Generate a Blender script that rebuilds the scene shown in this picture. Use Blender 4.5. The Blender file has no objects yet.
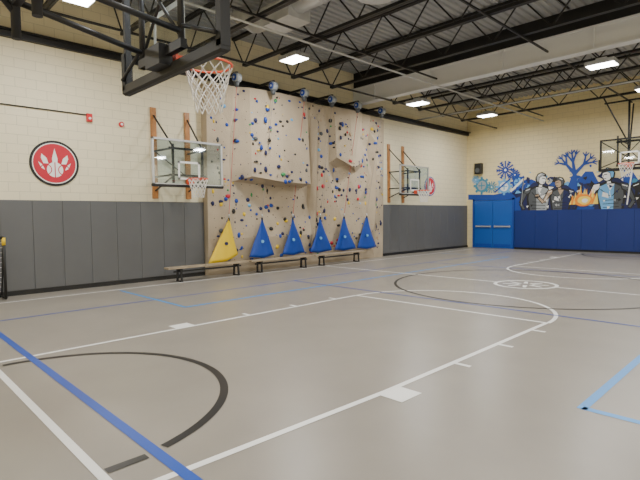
import bpy, math, random
from mathutils import Vector, Matrix
from mathutils.bvhtree import BVHTree
random.seed(7)
scene = bpy.context.scene

# ------------------------------------------------------------------ materials
def mat(name, col, rough=0.6, metal=0.0, emit=None, noise=0.0, nscale=4.0, bump=0.0, bscale=60.0, spec=0.5, coat=0.0):
    m = bpy.data.materials.new(name); m.use_nodes = True
    nt = m.node_tree; b = nt.nodes["Principled BSDF"]
    b.inputs["Base Color"].default_value = (*col, 1)
    b.inputs["Roughness"].default_value = rough
    b.inputs["Metallic"].default_value = metal
    b.inputs["Specular IOR Level"].default_value = spec
    b.inputs["Coat Weight"].default_value = coat
    if emit:
        b.inputs["Emission Color"].default_value = (*col, 1)
        b.inputs["Emission Strength"].default_value = emit
    if noise > 0 or bump > 0:
        tc = nt.nodes.new("ShaderNodeTexCoord")
    if noise > 0:
        n = nt.nodes.new("ShaderNodeTexNoise"); n.inputs["Scale"].default_value = nscale
        n.inputs["Detail"].default_value = 5
        nt.links.new(tc.outputs["Object"], n.inputs["Vector"])
        r = nt.nodes.new("ShaderNodeMapRange")
        r.inputs["From Min"].default_value = 0.3; r.inputs["From Max"].default_value = 0.7
        r.inputs["To Min"].default_value = 1 - noise; r.inputs["To Max"].default_value = 1 + noise
        nt.links.new(n.outputs["Fac"], r.inputs["Value"])
        mx = nt.nodes.new("ShaderNodeVectorMath"); mx.operation = 'SCALE'
        mx.inputs[0].default_value = col
        nt.links.new(r.outputs["Result"], mx.inputs["Scale"])
        nt.links.new(mx.outputs["Vector"], b.inputs["Base Color"])
    if bump > 0:
        n2 = nt.nodes.new("ShaderNodeTexNoise"); n2.inputs["Scale"].default_value = bscale
        n2.inputs["Detail"].default_value = 4
        nt.links.new(tc.outputs["Object"], n2.inputs["Vector"])
        bp = nt.nodes.new("ShaderNodeBump"); bp.inputs["Strength"].default_value = bump
        bp.inputs["Distance"].default_value = 0.02
        nt.links.new(n2.outputs["Fac"], bp.inputs["Height"])
        nt.links.new(bp.outputs["Normal"], b.inputs["Normal"])
    return m

def block_mat(name, col, axis):
    m = mat(name, col, 0.55)
    nt = m.node_tree; b = nt.nodes["Principled BSDF"]
    tc = nt.nodes.new("ShaderNodeTexCoord"); sp = nt.nodes.new("ShaderNodeSeparateXYZ")
    cb = nt.nodes.new("ShaderNodeCombineXYZ")
    nt.links.new(tc.outputs["Object"], sp.inputs[0])
    nt.links.new(sp.outputs[axis], cb.inputs[0]); nt.links.new(sp.outputs[2], cb.inputs[1])
    br = nt.nodes.new("ShaderNodeTexBrick")
    br.inputs["Scale"].default_value = 1.0
    br.inputs["Brick Width"].default_value = 0.4; br.inputs["Row Height"].default_value = 0.2
    br.inputs["Mortar Size"].default_value = 0.007; br.inputs["Mortar Smooth"].default_value = 0.3
    br.inputs["Color1"].default_value = (*col, 1)
    br.inputs["Color2"].default_value = (*[c*0.97 for c in col], 1)
    br.inputs["Mortar"].default_value = (*[c*0.78 for c in col], 1)
    nt.links.new(cb.outputs[0], br.inputs["Vector"])
    nt.links.new(br.outputs["Color"], b.inputs["Base Color"])
    bp = nt.nodes.new("ShaderNodeBump"); bp.inputs["Strength"].default_value = 0.4; bp.invert = True
    bp.inputs["Distance"].default_value = 0.01
    nt.links.new(br.outputs["Fac"], bp.inputs["Height"]); nt.links.new(bp.outputs["Normal"], b.inputs["Normal"])
    return m

def glass_mat(name, tint, gl=0.1):
    m = bpy.data.materials.new(name); m.use_nodes = True; nt = m.node_tree
    nt.nodes.clear()
    o = nt.nodes.new("ShaderNodeOutputMaterial"); mx = nt.nodes.new("ShaderNodeMixShader")
    t = nt.nodes.new("ShaderNodeBsdfTransparent"); g = nt.nodes.new("ShaderNodeBsdfGlossy")
    t.inputs[0].default_value = (*tint, 1); g.inputs["Roughness"].default_value = 0.03
    mx.inputs[0].default_value = gl
    nt.links.new(t.outputs[0], mx.inputs[1]); nt.links.new(g.outputs[0], mx.inputs[2])
    nt.links.new(mx.outputs[0], o.inputs[0]); return m

M = dict(
 wall_l=block_mat("painted_block_left", (0.82,0.745,0.53), 1), wall_f=block_mat("painted_block_far", (0.86,0.735,0.43), 0),
 floor=mat("gym_floor_vinyl", (0.285, 0.260, 0.224), 0.33, noise=0.06, nscale=1.3, bump=0.02, bscale=180, spec=0.45),
 deck=mat("roof_deck", (0.40, 0.41, 0.42), 0.5), steel_blk=mat("black_steel", (0.012, 0.012, 0.013), 0.45),
 steel_gray=mat("gray_girder_paint", (0.74, 0.75, 0.77), 0.5), galv=mat("galvanised", (0.60, 0.61, 0.62), 0.4, 0.2, noise=.1),
 pad_gray=mat("gray_vinyl_pad", (0.115, 0.118, 0.122), 0.5, noise=.03, nscale=2), pad_blue=mat("blue_vinyl_pad", (0.005, 0.026, 0.18), 0.45),
 black=mat("black_rubber", (0.012, 0.012, 0.012), 0.5), white=mat("white_paint", (0.85, 0.85, 0.83), 0.4),
 lineblue=mat("blue_line_paint", (0.015, 0.075, 0.42), 0.35), lineteal=mat("light_blue_line_paint", (0.035, 0.28, 0.70), 0.35),
 lineblack=mat("black_line_paint", (0.012, 0.012, 0.014), 0.35),
 orange=mat("orange_rim", (0.75, 0.08, 0.02), 0.4), net=mat("white_net_cord", (0.8, 0.78, 0.74), 0.8),
 wood=mat("varnished_wood", (0.42, 0.18, 0.05), 0.4, noise=.25, nscale=6), benchw=mat("bench_wood", (0.36, 0.29, 0.20), 0.45, noise=.2, nscale=5),
 climb=mat("climbing_wall_stucco", (0.46, 0.38, 0.275), 0.85, noise=.12, nscale=1.2, bump=0.5, bscale=40),
 glass=glass_mat("backboard_glass", (0.90, 0.93, 0.95), 0.06), glassb=glass_mat("backboard_glass_tinted", (0.80, 0.88, 0.92), 0.10),
 silver=mat("silver_frame", (0.55, 0.56, 0.57), 0.35, 0.5), red=mat("red_paint", (0.62, 0.02, 0.03), 0.4),
 crimson=mat("crimson_paint", (0.55, 0.015, 0.04), 0.4), rope=mat("webbing", (0.30,0.27,0.25), 0.8),
 blue=mat("royal_blue", (0.006, 0.055, 0.36), 0.5), doorb=mat("door_blue", (0.01, 0.10, 0.44), 0.4),
 yellow=mat("yellow_vinyl", (0.80, 0.56, 0.015), 0.5), navy=mat("navy", (0.008, 0.015, 0.09), 0.5),
 lb=mat("sky_blue_paint", (0.15, 0.42, 0.75), 0.5), mid=mat("mural_blue", (0.01, 0.06, 0.34), 0.5),
 teal=mat("mural_teal", (0.05, 0.25, 0.40), 0.5), mgray=mat("mural_gray", (0.35, 0.38, 0.40), 0.5), dgray=mat("mural_dark_gray", (0.08, 0.09, 0.10), 0.5),
 fire=mat("fire_orange", (0.9, 0.28, 0.02), 0.5), fyel=mat("fire_yellow", (0.95, 0.70, 0.12), 0.5),
 tan=mat("mural_tan", (0.50, 0.36, 0.24), 0.5), green=mat("green_hold", (0.05, 0.30, 0.10), 0.5),
 lamp=mat("lamp_lens", (1.0, 0.98, 0.93), 0.5, emit=22.0),
)

# ------------------------------------------------------------------ mesh builder
class MB:
    def __init__(s_): s_.v=[]; s_.f=[]; s_.m=[]; s_.sm=[]; s_.mats=[]
    def mi(s_, k):
        if k not in s_.mats: s_.mats.append(k)
        return s_.mats.index(k)
    def add(s_, vs, fs, k, smooth=False):
        o=len(s_.v); s_.v += [Vector(p) for p in vs]; i=s_.mi(k)
        for f in fs: s_.f.append([o+j for j in f]); s_.m.append(i); s_.sm.append(smooth)
    def box(s_, x0,x1,y0,y1,z0,z1,k):
        vs=[(x,y,z) for z in (z0,z1) for y in (y0,y1) for x in (x0,x1)]
        s_.add(vs,[(0,2,3,1),(4,5,7,6),(0,1,5,4),(2,6,7,3),(0,4,6,2),(1,3,7,5)],k)
    def bbox(s_, x0,x1,y0,y1,z0,z1,k,b=0.02,axis=0,d=1):
        c=[[x0,x1],[y0,y1],[z0,z1]]; a=axis; o=[i for i in range(3) if i!=a]
        back,front=(c[a][0],c[a][1]) if d>0 else (c[a][1],c[a][0])
        lev=[(back,0),(front-d*b,0),(front,b)]
        vs=[]
        for (p,ins) in lev:
            for (u,w) in ((0,0),(1,0),(1,1),(0,1)):
                q=[0,0,0]; q[a]=p
                q[o[0]]=c[o[0]][u]+(ins if u==0 else -ins); q[o[1]]=c[o[1]][w]+(ins if w==0 else -ins)
                vs.append(q)
        fs=[(8,9,10,11),(3,2,1,0)]
        for l in (0,4):
            for i in range(4): fs.append((l+i,l+(i+1)%4,l+4+(i+1)%4,l+4+i))
        s_.add(vs,fs,k)
    def cyl(s_, p0,p1,r,k,n=10,r2=None,cap=True):
        p0=Vector(p0);p1=Vector(p1);d=(p1-p0)
        if d.length<1e-6:return
        r2=r if r2 is None else r2
        q=d.to_track_quat('Z','Y').to_matrix(); vs=[]
        for p,rr in ((p0,r),(p1,r2)):
            for i in range(n):
                a=2*math.pi*i/n; vs.append(p+q@Vector((rr*math.cos(a),rr*math.sin(a),0)))
        s_.add(vs,[(i,(i+1)%n,n+(i+1)%n,n+i) for i in range(n)],k,n>6)
        if cap:
            o=len(s_.v)-2*n; i=s_.mi(k)
            s_.f.append([o+j for j in range(n)][::-1]); s_.m.append(i); s_.sm.append(False)
            s_.f.append([o+n+j for j in range(n)]); s_.m.append(i); s_.sm.append(False)
    def bar(s_, p0,p1,w,h,k):
        p0=Vector(p0);p1=Vector(p1);d=(p1-p0).normalized()
        up=Vector((0,0,1)) if abs(d.z)<.95 else Vector((0,1,0))
        sd=d.cross(up).normalized(); u=sd.cross(d)
        vs=[p+sd*a*w/2+u*b*h/2 for p in (p0,p1) for a,b in ((-1,-1),(1,-1),(1,1),(-1,1))]
        s_.add(vs,[(3,2,1,0),(4,5,6,7),(0,1,5,4),(1,2,6,5),(2,3,7,6),(3,0,4,7)],k)
    def path(s_, pts,r,k,n=8):
        for a,b in zip(pts[:-1],pts[1:]): s_.cyl(a,b,r,k,n)
    def torus(s_, c,R,r,k,n=32,m=8):
        vs=[];fs=[]
        for i in range(n):
            a=2*math.pi*i/n
            for j in range(m):
                b=2*math.pi*j/m
                vs.append((c[0]+(R+r*math.cos(b))*math.cos(a),c[1]+(R+r*math.cos(b))*math.sin(a),c[2]+r*math.sin(b)))
        for i in range(n):
            for j in range(m): fs.append((i*m+j,((i+1)%n)*m+j,((i+1)%n)*m+(j+1)%m,i*m+(j+1)%m))
        s_.add(vs,fs,k,True)
    def ring(s_, cx,cy,z,R0,R1,k,a0=0,a1=360,n=64):
        vs=[];fs=[]
        for i in range(n+1):
            a=math.radians(a0+(a1-a0)*i/n)
            vs+= [(cx+R0*math.cos(a),cy+R0*math.sin(a),z),(cx+R1*math.cos(a),cy+R1*math.sin(a),z)]
        for i in range(n): fs.append((2*i,2*i+1,2*i+3,2*i+2))
        s_.add(vs,fs,k)
    def rect(s_, x0,x1,y0,y1,z,k): s_.add([(x0,y0,z),(x1,y0,z),(x1,y1,z),(x0,y1,z)],[(0,1,2,3)],k)
    def obj(s_, name, loc=(0,0,0), rot=0.0):
        me=bpy.data.meshes.new(name); me.from_pydata([tuple(p) for p in s_.v],[],s_.f)
        for k in s_.mats: me.materials.append(M[k])
        me.polygons.foreach_set("material_index",s_.m); me.polygons.foreach_set("use_smooth",s_.sm); me.update()
        o=bpy.data.objects.new(name,me); scene.collection.objects.link(o)
        o.location=loc; o.rotation_euler=(0,0,rot); return o

def copy(o,loc):
    c=bpy.data.objects.new(o.name.split('.')[0],o.data); c.location=loc; c.rotation_euler=o.rotation_euler
    scene.collection.objects.link(c); return c

# ------------------------------------------------------------------ room shell
XL,XR,YB,YF,ZD = -11.77, 7.5, -3.2, 21.56, 6.75
b=MB(); b.box(XL-.3,XR+.3,YB-.3,YF+.3,-.2,0,'floor'); b.obj("floor")
b=MB(); b.box(XL-.3,XL,YB-.3,YF+.3,0,ZD+.2,'wall_l'); b.obj("wall_left")
b=MB(); b.box(XR,XR+.3,YB-.3,YF+.3,0,ZD+.2,'wall_l'); b.obj("wall_right")
b=MB(); b.box(XL,XR,YF,YF+.3,0,ZD+.2,'wall_f'); b.obj("wall_far")
b=MB(); b.box(XL,XR,YB-.3,YB,0,ZD+.2,'wall_f'); b.obj("wall_back")
b=MB(); vs=[];fs=[];x=XL;prof=[]
while x<XR:
    prof+=[(x,0),(x+.09,0),(x+.11,.05),(x+.18,.05)]; x+=.2
for (px,pz) in prof: vs+=[(px,YB,ZD+pz),(px,YF,ZD+pz)]
for i in range(len(prof)-1): fs.append((2*i,2*i+2,2*i+3,2*i+1))
b.add(vs,fs,'deck'); b.box(XL-.3,XR+.3,YB-.3,YF+.3,ZD+.2,ZD+.3,'deck'); b.obj("ceiling")

def joist():
    b=MB(); z0=0; z1=.9; L0,L1=XL+.02,XR-.02
    for dy in(-.035,.035):
        b.box(L0+.5,L1-.5,dy-.028,dy+.028,z0,z0+.065,'steel_blk')
        b.box(L0,L1,dy-.028,dy+.028,z1-.065,z1,'steel_blk')
    n=13; w=(L1-L0-1)/n
    for i in range(n):
        xa=L0+.5+i*w
        b.cyl((xa,0,z0+.03),(xa+w/2,0,z1-.03),.02,'steel_blk',6)
        b.cyl((xa+w/2,0,z1-.03),(xa+w,0,z0+.03),.02,'steel_blk',6)
    b.cyl((L0,0,z1-.03),(L0+.5,0,z0+.03),.02,'steel_blk',6); b.cyl((L1,0,z1-.03),(L1-.5,0,z0+.03),.02,'steel_blk',6)
    return b
j=joist().obj("ceiling_joist",(0,-2.2,5.82))
for y in (-.45,1.3,3.0,4.7,6.4,8.1,9.9,11.6,15.0,16.7,18.4,20.1): copy(j,(0,y,5.82))
b=MB(); y=13.35; b.box(XL,XR,y-.15,y+.15,5.60,5.64,'steel_gray'); b.box(XL,XR,y-.15,y+.15,6.14,6.18,'steel_gray'); b.box(XL,XR,y-.08,y+.08,5.64,6.14,'steel_gray')
for i in range(8): b.box(XL+2.3*i+1,XL+2.3*i+1.03,y-.14,y+.14,5.64,6.14,'steel_gray')
b.box(XL,XR,y-.04,y+.04,6.18,ZD,'steel_blk'); b.obj("ceiling_girder")
b=MB()
for x in (-8.2,-4.9,-1.6,1.7,5.0):
    for (a,c) in ((YB+.02,13.15),(13.55,YF-.02)):
        b.bar((x,a,5.79),(x,c,5.79),.04,.04,'steel_blk'); b.bar((x+.5,a,6.735),(x+.5,c,6.735),.04,.02,'steel_blk')
b.obj("joist_bridging")
b=MB(); b.box(XL,XL+.1,YB,YF,5.38,5.52,'steel_blk'); b.box(XL,XL+.2,YB,YF,5.5,5.53,'steel_blk'); b.obj("trim_1")
b=MB(); b.cyl((XL+1.5,YB+.02,5.56),(XL+1.5,YF-.02,5.56),.03,'steel_blk',8)
b.cyl((XL+3.6,YB+.02,5.57),(XL+3.6,YF-.02,5.57),.025,'galv',8)
b.cyl((XL+.02,17.3,5.6),(XR-.02,17.3,5.6),.03,'galv',8); b.obj("sprinkler_pipe")
b=MB()
b.cyl((XL+2.2,7.25,6.3),(-4.0,7.25,6.3),.24,'galv',24)
for i in range(6): b.cyl((XL+2.6+i*.95,7.25,6.3),(XL+2.64+i*.95,7.25,6.3),.255,'galv',24)
b.box(-9.0,-8.0,6.95,7.6,5.95,6.35,'galv'); b.box(-6.4,-5.3,6.9,7.7,5.9,6.35,'galv')
b.cyl((-5.85,7.3,6.0),(-5.85,7.3,5.75),.25,'galv',20,r2=.4)
b.cyl((XL+2.2,7.25,6.3),(XL+1.6,7.25,6.7),.24,'galv',20)
b.obj("ventilation_duct")

def fixture():
    b=MB(); b.bbox(-.34,.34,-.24,.24,-.02,.09,'silver',.02,2,1); b.box(-.31,.31,-.21,.21,-.03,-.019,'lamp')
    b.box(-.12,.12,-.1,.1,.09,.16,'silver')
    for sx in(-.25,.25): b.cyl((sx,0,.08),(sx,0,.25),.006,'steel_blk',6)
    return b
fx=None
for x in (-9.3,-3.8,1.7,6.2):
    for y in (-2.0,3.15,8.25,13.75,18.65):
        z=5.6 if y!=13.75 else 5.33
        if fx is None: fx=fixture().obj("ceiling_light",(x,y,z))
        else: copy(fx,(x,y,z))
        ld=bpy.data.lights.new("lamp",'AREA'); ld.shape='RECTANGLE'; ld.size=.6; ld.size_y=.4; ld.energy=128; ld.color=(1,.985,.955)
        lo=bpy.data.objects.new("ceiling_lamp_light",ld); lo.location=(x,y,z-.06); scene.collection.objects.link(lo)

# ------------------------------------------------------------------ wall padding
b=MB()
def padrun(y0,y1):
    n=max(1,round((y1-y0)/.61)); w=(y1-y0)/n
    for i in range(n): b.bbox(XL,XL+.06,y0+i*w+.001,y0+(i+1)*w-.001,.1,2.02,'pad_gray',.008,0,1)
padrun(-3.15,6.98); padrun(14.72,21.5); b.obj("wall_padding")
b=MB(); b.box(XL,XL+.05,YB,6.98,0,.1,'black'); b.box(XL,XL+.05,14.72,YF,0,.1,'black'); b.obj("baseboard_left")
b=MB(); n=18; w=(XR-.1+9.4)/n
for i in range(n): b.bbox(-9.4+i*w+.001,-9.4+(i+1)*w-.001,YF-.07,YF,.08,1.74,'pad_blue',.008,1,-1)
b.obj("wall_padding")
b=MB(); b.box(-9.4,XR,YF-.05,YF,0,.08,'black'); b.obj("baseboard_far")

# ------------------------------------------------------------------ door
b=MB(); x0,x1=-11.35,-9.5; yf=YF-.05
b.box(x0-.08,x0,yf-.02,YF,0,2.32,'mid'); b.box(x1,x1+.08,yf-.02,YF,0,2.32,'mid'); b.box(x0-.08,x1+.08,yf-.02,YF,2.24,2.32,'mid')
xm=(x0+x1)/2
for (a,c) in ((x0+.01,xm-.008),(xm+.008,x1-.01)):
    b.bbox(a,c,yf-.01,YF-.01,.01,2.23,'doorb',.005,1,-1)
    b.bar((a+.08,yf-.06,1.02),(c-.08,yf-.06,1.02),.04,.06,'silver')
    for q in(a+.1,c-.1): b.box(q-.03,q+.03,yf-.05,yf-.01,.98,1.06,'silver')
    b.box(a+.05,c-.05,yf-.014,yf-.008,.06,.2,'blue')
b.obj("door_1")

# ------------------------------------------------------------------ court markings
b=MB(); CX=-4.47; CY=10.83; lw=.062
W='white'
def hx(x0,x1,y,w,k,z): b.rect(x0,x1,y-w/2,y+w/2,z,k)
def vy(x,y0,y1,w,k,z): b.rect(x-w/2,x+w/2,y0,y1,z,k)
zb=.002; zw=.003
vy(CX-4.5,1.43,20.2,.05,'lineblue',zb); vy(CX+4.5,1.43,20.2,.05,'lineblue',zb)
hx(CX-4.5,CX+4.5,1.43,.08,'lineblue',.004); hx(CX-4.5,CX+4.5,20.2,.05,'lineblue',zb)
hx(CX-4.5,CX+4.5,7.83,.05,'lineblue',.0036); hx(CX-4.5,CX+4.5,13.83,.05,'lineblue',.0036)
for sx in (-7.8,-1.27): vy(sx,4.2,17.45,.075,'lineteal',.0022)
hx(-10.7,-7.8,4.23,.06,'lineteal',.0022); hx(-1.27,5,4.23,.075,'lineteal',.0022)
hx(-10.7,-7.8,17.42,.06,'lineteal',.0022)
for sx in (CX-6.4,CX+6.4): vy(sx,1.02,20.64,lw,W,zw)
for y in (1.05,20.61): hx(CX-6.4,CX+6.4,y,lw,W,zw)
hx(CX-6.4,CX+6.4,CY,lw,W,zw)
for sgn in (1,-1):
    T=lambda y: CY-sgn*(CY-y)
    for e in (-1,1):
        xl=CX-1.88 if e<0 else CX+1.81
        xe=xl-.09 if (e>0 and sgn>0) else xl   # taped slightly out of true at the near baseline
        b.add([(xe-lw/2,T(1.05),.0032),(xe+lw/2,T(1.05),.0032),(xl+lw/2,T(3.4),.0032),(xl-lw/2,T(3.4),.0032)],[(0,1,2,3)],W)
        y0,y1=sorted((T(3.4),T(7.2))); vy(xl,y0,y1,lw,W,.0032)
        def tick(a,c,L):
            y0,y1=sorted((T(a),T(c))); xx=sorted((xl,xl+e*L)); b.rect(xx[0],xx[1],y0,y1,.0033,W)
        tick(3.30,3.60,.26); tick(4.56,4.62,.2); tick(5.59,5.65,.2); tick(6.6,6.66,.2)
    hx(CX-1.88,CX+1.81,T(7.2),lw,W,.0034)
    b.ring(CX-.02,T(7.2),.0035,1.82,1.88,W,0 if sgn>0 else 180,180 if sgn>0 else 360)
b.ring(CX,CY,.0037,2.87,2.93,'lineblack',n=120)
b.ring(CX,CY,.0045,.6,.68,W)
b.ring(CX,CY,.0042,0,.6,'floor')
for a in (20,65,110,155,200,245,290,335):
    r=math.radians(a); c,s_=math.cos(r),math.sin(r)
    b.add([(CX+.15*c-.05*s_,CY+.15*s_+.05*c,.0046),(CX+.15*c+.05*s_,CY+.15*s_-.05*c,.0046),(CX+.48*c+.03*s_,CY+.48*s_-.03*c,.0046),(CX+.48*c-.03*s_,CY+.48*s_+.03*c,.0046)],[(0,1,2,3)],W)
for sgn in (1,-1):
    T=lambda y: CY-sgn*(CY-y)
    yc=T(1.13)
    b.ring(-4.63,yc,.0038,1.51,1.585,'lineblack',14 if sgn>0 else 180,180 if sgn>0 else 346)
    y0,y1=sorted((T(1.09),T(1.36)))
    b.rect(-3.12,-3.045,y0,y1,.0038,'lineblack')
b.obj("court_markings")

# ------------------------------------------------------------------ basketball hoops
def net(b,c,R,r2=.13,h=.44,k='net',rad=.006,n=12):
    rings=6; P=[]
    for j in range(rings+1):
        t=j/rings; rr=R*(1-t)**1.3+r2*(1-(1-t)**1.3); off=0.5*(j%2)
        P.append([(c[0]+rr*math.cos(2*math.pi*(i+off)/n),c[1]+rr*math.sin(2*math.pi*(i+off)/n),c[2]-.015-h*t) for i in range(n)])
    for j in range(rings):
        for i in range(n):
            a=P[j][i]
            if j%2==0: q=(P[j+1][i],P[j+1][(i-1)%n])
            else: q=(P[j+1][i],P[j+1][(i+1)%n])
            for e in q: b.cyl(a,e,rad,k,5,cap=False)
def board(b,rimz,frame,fr=.04,glass='glass',W=1.83,H=1.07,pad=True,nrad=.006):
    z0=rimz-.15; z1=z0+H; w=W/2
    b.box(-w+.02,w-.02,-.008,.008,z0+.02,z1-.02,glass)
    for (a,c,d,e) in ((-w,w,z0,z0+fr),(-w,w,z1-fr,z1),(-w,-w+fr,z0,z1),(w-fr,w,z0,z1)): b.box(a,c,-.03,.03,d,e,frame)
    t=.05
    for (a,c,d,e) in ((-.3,.3,rimz,rimz+t),(-.3,.3,rimz+.4,rimz+.45),(-.3,-.3+t,rimz,rimz+.45),(.3-t,.3,rimz,rimz+.45)): b.box(a,c,.009,.012,d,e,'white')
    if pad:
        b.bbox(-w-.03,w+.03,-.045,.045,z0-.05,z0+.05,'black',.02,2,-1)
        for e in (-1,1): b.box(e*w-.035,e*w+.035,-.045,.045,z0,z0+.38,'black')
    b.box(-.09,.09,.03,.05,rimz-.12,rimz+.02,'orange'); b.box(-.07,.07,.05,.17,rimz-.02,rimz+.005,'orange')
    b.bar((-.07,.05,rimz-.1),(-.12,.2,rimz-.01),.015,.015,'orange'); b.bar((.07,.05,rimz-.1),(.12,.2,rimz-.01),.015,.015,'orange')
    b.torus((0,.42,rimz),.235,.011,'orange',36,8)
    net(b,(0,.42,rimz),.232,rad=nrad)
    return z0,z1
def hung(name,loc,rot,rimz=3.05,back=3.2):
    b=MB(); z0,z1=board(b,rimz,'steel_blk',.05); zt=5.66
    for e in (-1,1):
        b.cyl((e*.38,-.07,z0+.1),(e*.38,-.07,z1+.1),.028,'steel_blk',10)
        b.cyl((e*.38,-.07,z0+.25),(e*.30,-1.15,z0+.4),.026,'steel_blk',10)
        b.cyl((e*.38,-.07,z1),(e*.30,-1.15,z1-.1),.026,'steel_blk',10)
        b.cyl((e*.30,-1.15,z0+.1),(e*.30,-1.15,zt),.036,'steel_blk',12)
        b.cyl((e*.30,-1.15,4.1),(e*.85,-.1,zt),.024,'steel_blk',10)
        b.cyl((e*.9,-.06,z1-.05),(e*.30,-1.15,z0+.5),.018,'steel_blk',10)
        b.cyl((e*.9,-.06,z0+.1),(e*.38,-.07,z0+.3),.018,'steel_blk',10)
        b.cyl((e*.30,-1.15,z0+.3),(e*.34,-back,zt),.026,'steel_blk',10)
    b.cyl((.38,-.07,z0+.2),(-.38,-.07,z1-.05),.016,'steel_blk',8); b.cyl((-.38,-.07,z0+.2),(.38,-.07,z1-.05),.016,'steel_blk',8)
    b.box(-.42,.42,-.1,-.04,z0+.1,z0+.18,'steel_blk'); b.box(-.42,.42,-.1,-.04,z1-.15,z1-.08,'steel_blk')
    b.box(-.33,.33,-1.18,-1.12,z0+.35,z0+.41,'steel_blk')
    b.box(-1.1,1.1,-1.19,-1.11,zt-.02,zt+.03,'steel_blk')
    b.box(-.14,.14,-.16,-.03,z0+.02,z0+.2,'steel_blk')
    return b.obj(name,loc,rot)
hung("basketball_hoop",(-4.2,2.17,0.05),0)
hung("basketball_hoop",(-4.42,19.25,0),math.pi,rimz=3.25,back=1.9)
def wallhoop(name,loc):
    b=MB(); z0,z1=board(b,2.54,'silver',.045,'glassb',pad=False,nrad=.007,W=1.92,H=1.12)
    b.bbox(-.97,.97,-.04,.04,z0-.04,z0+.02,'black',.015,2,-1)
    for e in (-1,1):
        b.box(e*.47-.07,e*.47+.07,-.915,-.87,2.1,4.4,'wood')
        for z in (2.65,3.3): b.bar((e*.47,-.87,z),(e*.4,-.03,z),.04,.04,'steel_blk')
        b.bar((e*.47,-.87,4.2),(e*.4,-.05,3.35),.03,.03,'steel_blk')
        b.bar((e*.47,-.87,2.3),(e*.4,-.05,2.62),.03,.03,'steel_blk')
        b.box(e*.4-.025,e*.4+.025,-.06,-.02,2.45,3.4,'steel_blk')
    for z in (2.65,3.3): b.box(-.5,.5,-.07,-.03,z-.025,z+.025,'steel_blk')
    b.bar((-.47,-.86,2.65),(.47,-.86,3.3),.02,.02,'steel_blk')
    return b.obj(name,loc,-math.pi/2)
wallhoop("basketball_hoop",(-10.85,6.08,0)); wallhoop("basketball_hoop",(-10.85,15.8,0))

# ------------------------------------------------------------------ climbing wall
b=MB()
ys=[7.0,7.75,8.5,9.25,10.0,10.7,11.35,11.9,12.5,13.1,13.65,14.2,14.69]; zs=[0,1.0,2.1,3.1,4.1,5.22]
nc=len(ys); rng=random.Random(11); vs=[];fs=[]
for i,z in enumerate(zs):
    for jn,y in enumerate(ys):
        o=.20+.03*i+(0.0 if i==0 else rng.choice([0,.0,.08,.16,.2]))
        if jn in(0,nc-1): o=.20+.02*i
        vs.append((XL+min(o,.38 if i<3 else .5),y,z))
for i in range(len(zs)-1):
    for jn in range(nc-1):
        a=i*nc+jn
        if (i+jn)%2: fs+=[(a,a+1,a+nc+1),(a,a+nc+1,a+nc)]
        else: fs+=[(a,a+1,a+nc),(a+1,a+nc+1,a+nc)]
base=len(vs)
for i,z in enumerate(zs): vs+=[(XL,ys[0],z),(XL,ys[-1],z)]
for i in range(len(zs)-1):
    fs.append((base+2*i,i*nc,(i+1)*nc,base+2*i+2)); fs.append((i*nc+nc-1,base+2*i+1,base+2*i+3,(i+1)*nc+nc-1))
top=(len(zs)-1)*nc
fs.append(tuple([base+2*len(zs)-2]+[top+jn for jn in range(nc)]+[base+2*len(zs)-1]))
b.add(vs,fs,'climb')
def wedge(P,faces,k='climb'): b.add(P,faces,k)
P=[(XL+.2,7.55,2.55),(XL+.2,10.4,2.50),(XL+.2,10.4,5.24),(XL+.2,7.55,5.24),
   (XL+.66,8.2,2.75),(XL+.9,9.2,2.62),(XL+.85,10.3,2.60),
   (XL+.62,8.2,5.24),(XL+.72,9.2,5.24),(XL+.72,10.3,5.24)]
F=[(4,5,8,7),(5,6,9,8),(0,4,7,3),(6,1,2,9),(0,1,6,5,4),(3,7,8,9,2)]
wedge(P,F)
P=[(XL+.2,11.35,3.2),(XL+.2,13.2,3.1),(XL+.2,13.2,5.24),(XL+.2,11.35,5.24),
   (XL+.65,11.7,3.55),(XL+.8,12.4,3.25),(XL+.6,13.1,3.5),
   (XL+.55,11.7,5.24),(XL+.62,12.4,5.24),(XL+.55,13.1,5.24)]
wedge(P,F)
P=[(XL+.1,13.4,.0),(XL+.1,14.4,.0),(XL+.1,14.4,5.24),(XL+.1,13.4,5.24),(XL+.44,13.9,1.2),(XL+.62,13.9,4.2)]
wedge(P,[(0,4,5,3),(4,1,2,5),(0,1,4),(3,5,2)])
P=[(XL+.1,10.55,.0),(XL+.1,11.25,.0),(XL+.1,11.2,5.24),(XL+.1,10.6,5.24),(XL+.40,10.9,1.0),(XL+.6,10.9,4.6)]
wedge(P,[(0,4,5,3),(4,1,2,5),(0,1,4),(3,5,2)])
cw=b.obj("climbing_wall")
bv=BVHTree.FromPolygons([v.co[:] for v in cw.data.vertices],[p.vertices[:] for p in cw.data.polygons])
b=MB()
def blob(p,n,r,k,sq=.6):
    q=n.to_track_quat('Z','Y').to_matrix(); vs=[];fs=[];m=6
    ang=random.random()*6; ex=random.uniform(.75,1.3)
    vs.append(p+n*r*sq*1.1)
    for (rr,h) in ((.65,.9),(1.0,.35),(.95,0)):
        for i in range(m):
            a=ang+2*math.pi*i/m; jr=r*rr*random.uniform(.85,1.15)
            vs.append(p+q@Vector((jr*math.cos(a)*ex,jr*math.sin(a)/ex,r*sq*h)))
    for i in range(m): fs.append((0,1+i,1+(i+1)%m))
    for L in (0,1):
        for i in range(m): fs.append((1+L*m+i,1+(L+1)*m+i,1+(L+1)*m+(i+1)%m,1+L*m+(i+1)%m))
    b.add(vs,fs,k,True)
cols=['navy']*7+['black']*5+['blue']*4+['mid']*3+['dgray']*2+['yellow']*2+['green','red','crimson','tan','lb']
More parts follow.
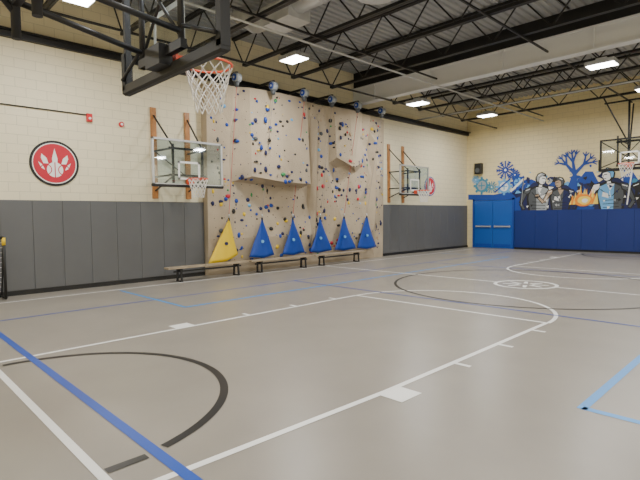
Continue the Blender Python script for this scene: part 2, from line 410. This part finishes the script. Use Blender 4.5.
for i in range(560):
    y=random.uniform(7.1,14.6); z=random.uniform(.35,5.15)
    h=bv.ray_cast(Vector((XL+3,y,z)),Vector((-1,0,0)))
    if h[0] is None: continue
    n=h[1]; n=n if n.x>0 else -n
    blob(h[0]-n*.004,n,random.choice([.02,.03,.035,.04,.05,.06,.07]),random.choice(cols))
yy=7.2
while yy<14.6:
    zz=.4
    while zz<5.1:
        y=yy+random.uniform(-.04,.04); z=zz+random.uniform(-.04,.04)
        h=bv.ray_cast(Vector((XL+3,y,z)),Vector((-1,0,0)))
        if h[0]:
            n=h[1]; n=n if n.x>0 else -n
            b.cyl(h[0]-n*.002,h[0]+n*.004,.012,'steel_blk',6)
        zz+=.3
    yy+=.3
b.obj("climbing_holds")

bel=[7.55,8.8,10.0,11.2,12.45,13.75]; gate=[7.5,8.65,9.85,11.05,12.2,13.4]
for i,(yb,yg) in enumerate(zip(bel,gate)):
    b=MB(); x=XL+.95; z=5.32
    b.box(XL+.02,x+.02,yb-.03,yb+.03,z+.10,z+.16,'steel_blk')
    b.cyl((x,yb-.08,z),(x,yb+.08,z),.12,'mgray',20); b.cyl((x,yb-.1,z),(x,yb+.1,z),.09,'blue',16)
    b.cyl((x,yb-.11,z),(x,yb+.11,z),.035,'silver',12)
    b.cyl((x,yb,z+.1),(x,yb,z+.14),.04,'steel_blk',10)
    b.cyl((x-.02,yb,z-.24),(x-.02,yb,z-.1),.045,'dgray',10,r2=.09)
    xg=XL+.50
    b.cyl((x-.02,yb,z-.2),(xg,yg,1.64),.006,'rope' if i%2 else 'crimson',6)
    b.cyl((xg,yg,1.585),(xg,yg,1.68),.02,'silver',8)
    b.obj("auto_belay")
    b=MB(); k='yellow' if i==0 else 'blue'; N=12; vs=[];fs=[]
    tilt=.36 if i==0 else random.uniform(-.06,.06)
    for side in (0,1):
        for r in range(N+1):
            t=r/N; w=.48*(1-t)**1.15+.015; z=.42+1.15*t
            for c in range(7):
                u=-1+2*c/6
                dz=(.06*abs(u)*(1-t)) - .03*(1-t)
                dx=.06*math.cos(u*2.2+i)*(1-t)+.02*math.sin(5*t+u*4+i)
                vs.append((xg+dx-(.02 if side else 0),yg+w*u+tilt*(t-1)*.5,z+dz - (-.10*u*(1-t) if i==0 else 0)))
    m=7; S=(N+1)*m
    for sd in (0,1):
        for r in range(N):
            for c in range(m-1):
                q=(sd*S+r*m+c,sd*S+r*m+c+1,sd*S+(r+1)*m+c+1,sd*S+(r+1)*m+c); fs.append(q if not sd else q[::-1])
    for c in range(m-1): fs.append((c,S+c,S+c+1,c+1))
    for r in range(N): fs.append((r*m,(r+1)*m,S+(r+1)*m,S+r*m)); fs.append((r*m+m-1,S+r*m+m-1,S+(r+1)*m+m-1,(r+1)*m+m-1))
    b.add(vs,fs,k,True)
    b.cyl((xg+.03,yg-.05+tilt*-.25,.88),(xg+.085,yg-.05+tilt*-.25,.88),.045,'lb' if i else 'navy',14)
    b.cyl((xg,yg,1.5),(xg,yg,1.58),.025,'black',8)
    b.obj("climbing_gate_flag")

def bench(L):
    b=MB(); h=.38
    b.box(-.12,.12,0,L,h-.045,h,'benchw')
    b.box(-.02,.02,.2,L-.2,h-.14,h-.1,'steel_blk')
    for y in (.35,L-.35):
        b.box(-.11,.11,y-.03,y+.03,h-.1,h-.045,'black')
        b.bar((-.09,y,h-.08),(-.11,y,.03),.04,.04,'black'); b.bar((.09,y,h-.08),(.11,y,.03),.04,.04,'black')
        b.box(-.135,.135,y-.025,y+.025,0.004,.035,'black')
    return b
bench(2.4).obj("bench",(-11.04,5.5,0)); bench(2.4).obj("bench",(-11.04,8.0,0)); bench(2.4).obj("bench",(-11.04,10.5,0))

# ------------------------------------------------------------------ wall logos etc.
def disc(b,c,R,k,x,n=40,a0=0,a1=360,R0=0,sy=1,sz=1):
    vs=[];fs=[]
    for i in range(n+1):
        a=math.radians(a0+(a1-a0)*i/n)
        vs+=[(x,c[0]+R0*math.cos(a)*sy,c[1]+R0*math.sin(a)*sz),(x,c[0]+R*math.cos(a)*sy,c[1]+R*math.sin(a)*sz)]
    for i in range(n): fs.append((2*i,2*i+1,2*i+3,2*i+2))
    b.add(vs,fs,k)
def logo(name,y,z,R,ring,fill):
    b=MB(); b.cyl((XL,y,z),(XL+.02,y,z),R,ring,48)
    X=XL+.02
    disc(b,(y,z),R*.90,'white',X+.001); disc(b,(y,z),R*.86,fill,X+.002)
    bz=z-.28*R
    disc(b,(y,bz),R*.33,'white',X+.003)
    for o in (-1,1): disc(b,(y+o*R*.36,bz),R*.24,fill,X+.004,R0=R*.20)
    b.add([(X+.004,y-.02*R,bz-.33*R),(X+.004,y+.02*R,bz-.33*R),(X+.004,y+.02*R,bz+.33*R),(X+.004,y-.02*R,bz+.33*R)],[(0,1,2,3)],fill)
    for o,h,lean in ((-.36,.40,-.16),(0,.66,0),(.36,.40,.16)):
        pts=[(o-.10,-.02),(o+.10,-.02),(o+.11+lean*.5,.22),(o+lean,h),(o-.11+lean*.5,.22)]
        b.add([(X+.0035,y+p[0]*R,z+p[1]*R) for p in pts],[(0,1,2,3,4)],'white')
    for e in(-1,1):
        pts=[(e*.40,-.30),(e*.55,-.22),(e*.66,.05),(e*.50,-.08)]
        b.add([(X+.0035,y+p[0]*R,z+p[1]*R) for p in pts],[(0,1,2,3)],'white')
    b.obj(name)
logo("team_logo_sign",3.3,2.84,.5,'black','crimson'); logo("team_logo_sign",18.3,2.85,.42,'blue','crimson')
b=MB(); b.bbox(XL+.001,XL+.07,4.0,4.12,3.85,4.03,'red',.01,0,1); b.cyl((XL+.02,4.0,4.0),(XL+.02,-3.1,4.0),.014,'steel_blk',8)
b.cyl((XL+.07,4.06,3.92),(XL+.09,4.06,3.92),.03,'white',10); b.obj("fire_alarm")
b=MB(); b.cyl((XL,4.8,3.88),(XL+.05,4.8,3.88),.06,'red',16); b.cyl((XL+.05,4.8,3.88),(XL+.07,4.8,3.88),.03,'white',12); b.obj("fire_alarm_strobe")
b=MB(); b.bbox(-11.25,-10.93,YF-.28,YF-.02,3.5,4.0,'black',.02,1,-1); b.cyl((-11.09,YF-.281,3.67),(-11.09,YF-.285,3.67),.11,'dgray',20)
b.box(-11.13,-11.05,YF-.03,YF,3.65,3.85,'steel_blk'); b.obj("loudspeaker")

# ------------------------------------------------------------------ mural (flat paint on the far wall)
b=MB(); layer=[0]; rm=random.Random(5)
def mp(pts,k):
    layer[0]+=1; y=YF-.002-.00005*layer[0]
    b.add([(p[0],y,p[1]) for p in pts],[tuple(range(len(pts)))],k)
def bl(cx,cz,rx,rz,k,n=14,j=.15,rot=0):
    pts=[]
    for i in range(n):
        a=2*math.pi*i/n; q=rm.uniform(1-j,1+j); x=rx*q*math.cos(a); z=rz*q*math.sin(a)
        pts.append((cx+x*math.cos(rot)-z*math.sin(rot),cz+x*math.sin(rot)+z*math.cos(rot)))
    mp(pts,k)
def stroke(p,q,w,k,w2=None):
    p=Vector(p);q=Vector(q);d=(q-p).normalized();n=Vector((-d.y,d.x)); w2=w if w2 is None else w2
    mp([p+n*w/2,p-n*w/2,q-n*w2/2,q+n*w2/2],k)
def shard(cx,cz,s,k):
    a=rm.uniform(0,6.28); mp([(cx+s*rm.uniform(.4,1)*math.cos(a+i*2.1),cz+s*rm.uniform(.4,1)*math.sin(a+i*2.1)) for i in range(3)],k)
mp([(-9.52,0),(-9.38,0),(-9.38,1.74),(-9.52,1.74)],'mid')
mp([(-11.7,2.3),(-9.3,2.3),(-9.5,2.62),(-10.4,2.5),(-11.7,2.56)],'mid')
xs=7.4; top=[]
while xs>-9.6:
    h=2.62+.38*abs(math.sin(xs*1.7))+rm.uniform(-.18,.3)
    if xs<-9.0: h=2.7
    top.append((xs,h)); xs-=rm.uniform(.12,.3)
for (xa,za),(xb,zb2) in zip(top[:-1],top[1:]): mp([(xb,1.7),(xa,1.7),(xa,za),(xb,zb2)],'mid')
for i in range(80):
    bl(rm.uniform(-9.3,3),rm.uniform(1.8,3.1),rm.uniform(.06,.28),rm.uniform(.05,.2),rm.choice(['blue','blue','navy','navy','lb','teal','mid']),10,.35)
for i in range(110): shard(rm.uniform(-9.3,3),rm.uniform(1.85,3.1),rm.uniform(.06,.24),rm.choice(['navy','black','black','blue','lb','white','mgray']))
for i in range(40): bl(rm.uniform(-9.2,3),rm.uniform(2.8,3.5),rm.uniform(.02,.06),rm.uniform(.02,.06),rm.choice(['blue','mid','lb']),8,.2)
def flake(cx,cz,r,k,w=.05):
    for a in range(0,180,30):
        c,s_=math.cos(math.radians(a)),math.sin(math.radians(a)); stroke((cx-r*c,cz-r*s_),(cx+r*c,cz+r*s_),w,k)
    for a in range(0,360,60):
        c,s_=math.cos(math.radians(a)),math.sin(math.radians(a))
        for t in(.55,.8):
            for da in(-.7,.7):
                aa=math.radians(a)+da; stroke((cx+r*t*c,cz+r*t*s_),(cx+r*t*c+.25*r*math.cos(aa),cz+r*t*s_+.25*r*math.sin(aa)),w*.7,k)
    bl(cx,cz,r*.28,r*.28,k,12,.05); bl(cx,cz,r*.14,r*.14,'white')
def gear(cx,cz,r,k1,k2):
    bl(cx,cz,r,r,k1,18,.08)
    for a in range(0,360,45): 
        c,s_=math.cos(math.radians(a)),math.sin(math.radians(a)); stroke((cx+r*.8*c,cz+r*.8*s_),(cx+r*1.3*c,cz+r*1.3*s_),r*.35,k1)
    bl(cx,cz,r*.7,r*.7,k2,14,.1); stroke((cx-r*.5,cz),(cx+r*.5,cz),r*.15,k1); stroke((cx,cz-r*.5),(cx,cz+r*.5),r*.15,k1)
gear(-11.0,2.95,.32,'teal','mgray'); flake(-11.3,3.25,.2,'lb',.04); flake(-10.5,2.85,.28,'teal',.04); flake(-9.85,3.6,.42,'blue',.06)
gear(-9.9,2.85,.3,'lb','white'); gear(-9.25,3.0,.28,'blue','lb'); flake(-9.4,3.35,.24,'mid',.05)
stroke((-10.35,2.6),(-9.6,3.2),.07,'blue'); stroke((-9.6,2.6),(-9.0,3.15),.09,'white'); stroke((-9.5,2.55),(-8.9,3.1),.05,'blue')
def tree(p,ang,L,w,d):
    q=(p[0]+L*math.cos(ang),p[1]+L*math.sin(ang)); stroke(p,q,w,'mid',w*.6)
    if d>0:
        for da in (-.62,.04,.6): tree(q,ang+da+rm.uniform(-.15,.15),L*.62,w*.6,d-1)
tree((-6.9,2.4),math.pi/2,.82,.26,3)
stroke((-7.1,2.4),(-6.95,3.1),.3,'mid',.14)
def body(cx,cz,sc,f,main,dark,skin,lean=0.0):
    P=lambda x,z:(cx+f*x*sc+lean*z*sc,cz+z*sc)
    mp([P(-.75,-.1),P(.6,-.1),P(.5,1.0),P(.1,1.25),P(-.3,1.2),P(-.85,.7)],'navy')
    mp([P(-.42,-.1),P(.40,-.1),P(.52,.6),P(.46,.95),P(.16,1.08),P(-.2,1.06),P(-.52,.9),P(-.55,.5)],'black')
    mp([P(-.35,-.05),P(.33,-.05),P(.44,.6),P(.38,.88),P(.12,1.0),P(-.16,.98),P(-.44,.84),P(-.46,.5)],main)
    mp([P(-.35,-.05),P(-.08,-.05),P(-.12,.6),P(-.16,.98),P(-.44,.84),P(-.46,.5)],dark)
    mp([P(-.16,.98),P(.12,1.0),P(-.0,.72)],skin)
    stroke(P(-.33,.78),P(-.05,.5),.03*sc,'black'); stroke(P(.34,.78),P(.02,.5),.03*sc,'black')
    for i in range(3): stroke(P(-.28,.08+.14*i),P(.28,.05+.14*i),.025*sc,'black')
    stroke(P(.0,.45),P(.02,.7),.02*sc,'white'); mp([P(.06,.42),P(.3,.5),P(.26,.68),P(.08,.6)],'white')
    for (x,z,q) in ((-.50,.88,-1),(.48,.90,1)):
        mp([P(x-q*.16,z+.14),P(x+q*.12,z+.1),P(x+q*.24,z-.12),P(x+q*.14,z-.28),P(x-q*.1,z-.14)],'black')
        mp([P(x-q*.12,z+.1),P(x+q*.09,z+.07),P(x+q*.18,z-.11),P(x+q*.10,z-.2),P(x-q*.07,z-.1)],skin if q>0 else dark)
        stroke(P(x-q*.08,z+.05),P(x+q*.1,z-.02),.03*sc,'white')
    stroke(P(.58,.78),P(.80,.38),.24*sc,'black',.2*sc); stroke(P(.58,.77),P(.79,.4),.16*sc,skin,.13*sc)
    stroke(P(.80,.36),P(1.08,.66),.2*sc,'black',.15*sc); stroke(P(.81,.38),P(1.06,.64),.13*sc,skin,.09*sc)
    bl(*P(1.12,.72),.12*sc,.12*sc,'black',10,.05)
    for i in range(4): stroke(P(1.05+.045*i,.70),P(1.07+.045*i,.80-.01*i),.036*sc,skin)
    stroke(P(.62,.7),P(.76,.45),.03*sc,'white')
    stroke(P(-.62,.76),P(-.80,.3),.22*sc,'black',.17*sc); stroke(P(-.62,.74),P(-.79,.33),.14*sc,dark,.1*sc)
    stroke(P(-.80,.3),P(-.62,.02),.17*sc,'black',.14*sc); stroke(P(-.79,.3),P(-.63,.05),.1*sc,dark,.08*sc)
    stroke(P(0,.98),P(.04,1.18),.2*sc,'black'); stroke(P(0.02,1.0),P(.06,1.18),.13*sc,skin)
    mp([P(-.17,1.2),P(-.21,1.4),P(-.12,1.58),P(.06,1.64),P(.23,1.55),P(.27,1.38),P(.24,1.18),P(.12,1.07),P(-.04,1.1)],'black')
    mp([P(-.04,1.22),P(-.02,1.4),P(.08,1.46),P(.23,1.42),P(.24,1.34),P(.27,1.28),P(.22,1.24),P(.19,1.15),P(.1,1.11),P(0,1.15)],skin)
    mp([P(-.12,1.24),P(-.16,1.42),P(-.08,1.55),P(.06,1.6),P(.2,1.52),P(.08,1.47),P(-.04,1.42),P(-.05,1.24)],main)
    stroke(P(.08,1.37),P(.2,1.35),.03*sc,'black'); stroke(P(.12,1.2),P(.2,1.2),.022*sc,'black'); stroke(P(.2,1.34),P(.23,1.27),.02*sc,'black')
    stroke(P(-.1,1.48),P(.04,1.56),.04*sc,'white')
    for i in range(12): shard(cx+rm.uniform(-.7,.5)*sc,cz+rm.uniform(.05,1.0)*sc,.10*sc,rm.choice(['white','black','navy','white','mgray']))
body(-4.2,1.75,1.0,1,'dgray','black','tan')
body(-8.35,1.75,1.0,1,'mgray','dgray','white',.05)
body(-7.45,1.75,.85,-1,'dgray','navy','tan')
body(-5.55,1.75,1.0,-1,'lb','dgray','white',-.05)
for i in range(13):
    a=i/12; bx=-7.0+a*.9; mp([(bx-.1,1.95),(bx+.1,1.95),(bx+rm.uniform(-.08,.08),2.35+.35*math.sin(a*3.14)+rm.uniform(-.1,.12))],'fire' if i%2 else 'fyel')
bl(-6.55,2.12,.34,.26,'fire',16,.08); bl(-6.53,2.12,.25,.18,'fyel',14,.1); bl(-6.5,2.1,.12,.09,'white')
stroke((-9.1,1.9),(-9.0,3.2),.05,'black'); stroke((-9.1,1.93),(-9.0,3.18),.025,'mgray'); stroke((-5.0,1.9),(-4.85,3.2),.05,'white')
b.obj("wall_mural")

# ------------------------------------------------------------------ hockey goal at left edge
b=MB(); X0=-11.25; X1=-11.62; ya,yb=.35,2.17; H=1.25
b.path([(X0,ya,.03),(X0,ya,H),(X0,yb,H),(X0,yb,.03)],.028,'black'); b.path([(X0,ya,.03),(X1,ya,.03),(X1,yb,.03),(X0,yb,.03)],.022,'black')
b.cyl((X0,ya,H),(X1,ya,.03),.018,'black',8); b.cyl((X0,yb,H),(X1,yb,.03),.018,'black',8)
for i in range(19):
    y=ya+(yb-ya)*i/18; b.cyl((X0,y,H),(X1,y,.03),.004,'net',4)
for i in range(1,12):
    t=i/12; b.cyl((X0+(X1-X0)*t,ya,H*(1-t)+.03*t),(X0+(X1-X0)*t,yb,H*(1-t)+.03*t),.004,'net',4)
b.cyl((X0,yb,1.1),(X0,yb,1.25),.034,'yellow',10)
b.obj("floor_hockey_goal")

# ------------------------------------------------------------------ world + camera
w=bpy.data.worlds.new("World"); scene.world=w; w.use_nodes=True
w.node_tree.nodes["Background"].inputs[0].default_value=(.8,.85,.9,1); w.node_tree.nodes["Background"].inputs[1].default_value=.3
Xv=Vector((0.6993,-0.0268,0.7143)).normalized(); Yv=Vector((0.7129,0.0437,-0.6998)); Yv=(Yv-Xv*Yv.dot(Xv)).normalized(); Zv=Xv.cross(Yv)
R=Matrix((Xv,Yv,Zv)).to_4x4()
cd=bpy.data.cameras.new("camera"); cd.sensor_width=36; cd.lens=27; cd.clip_end=200
co=bpy.data.objects.new("camera",cd); co.matrix_world=Matrix.Translation((0,0,1.6))@R
scene.collection.objects.link(co); scene.camera=co
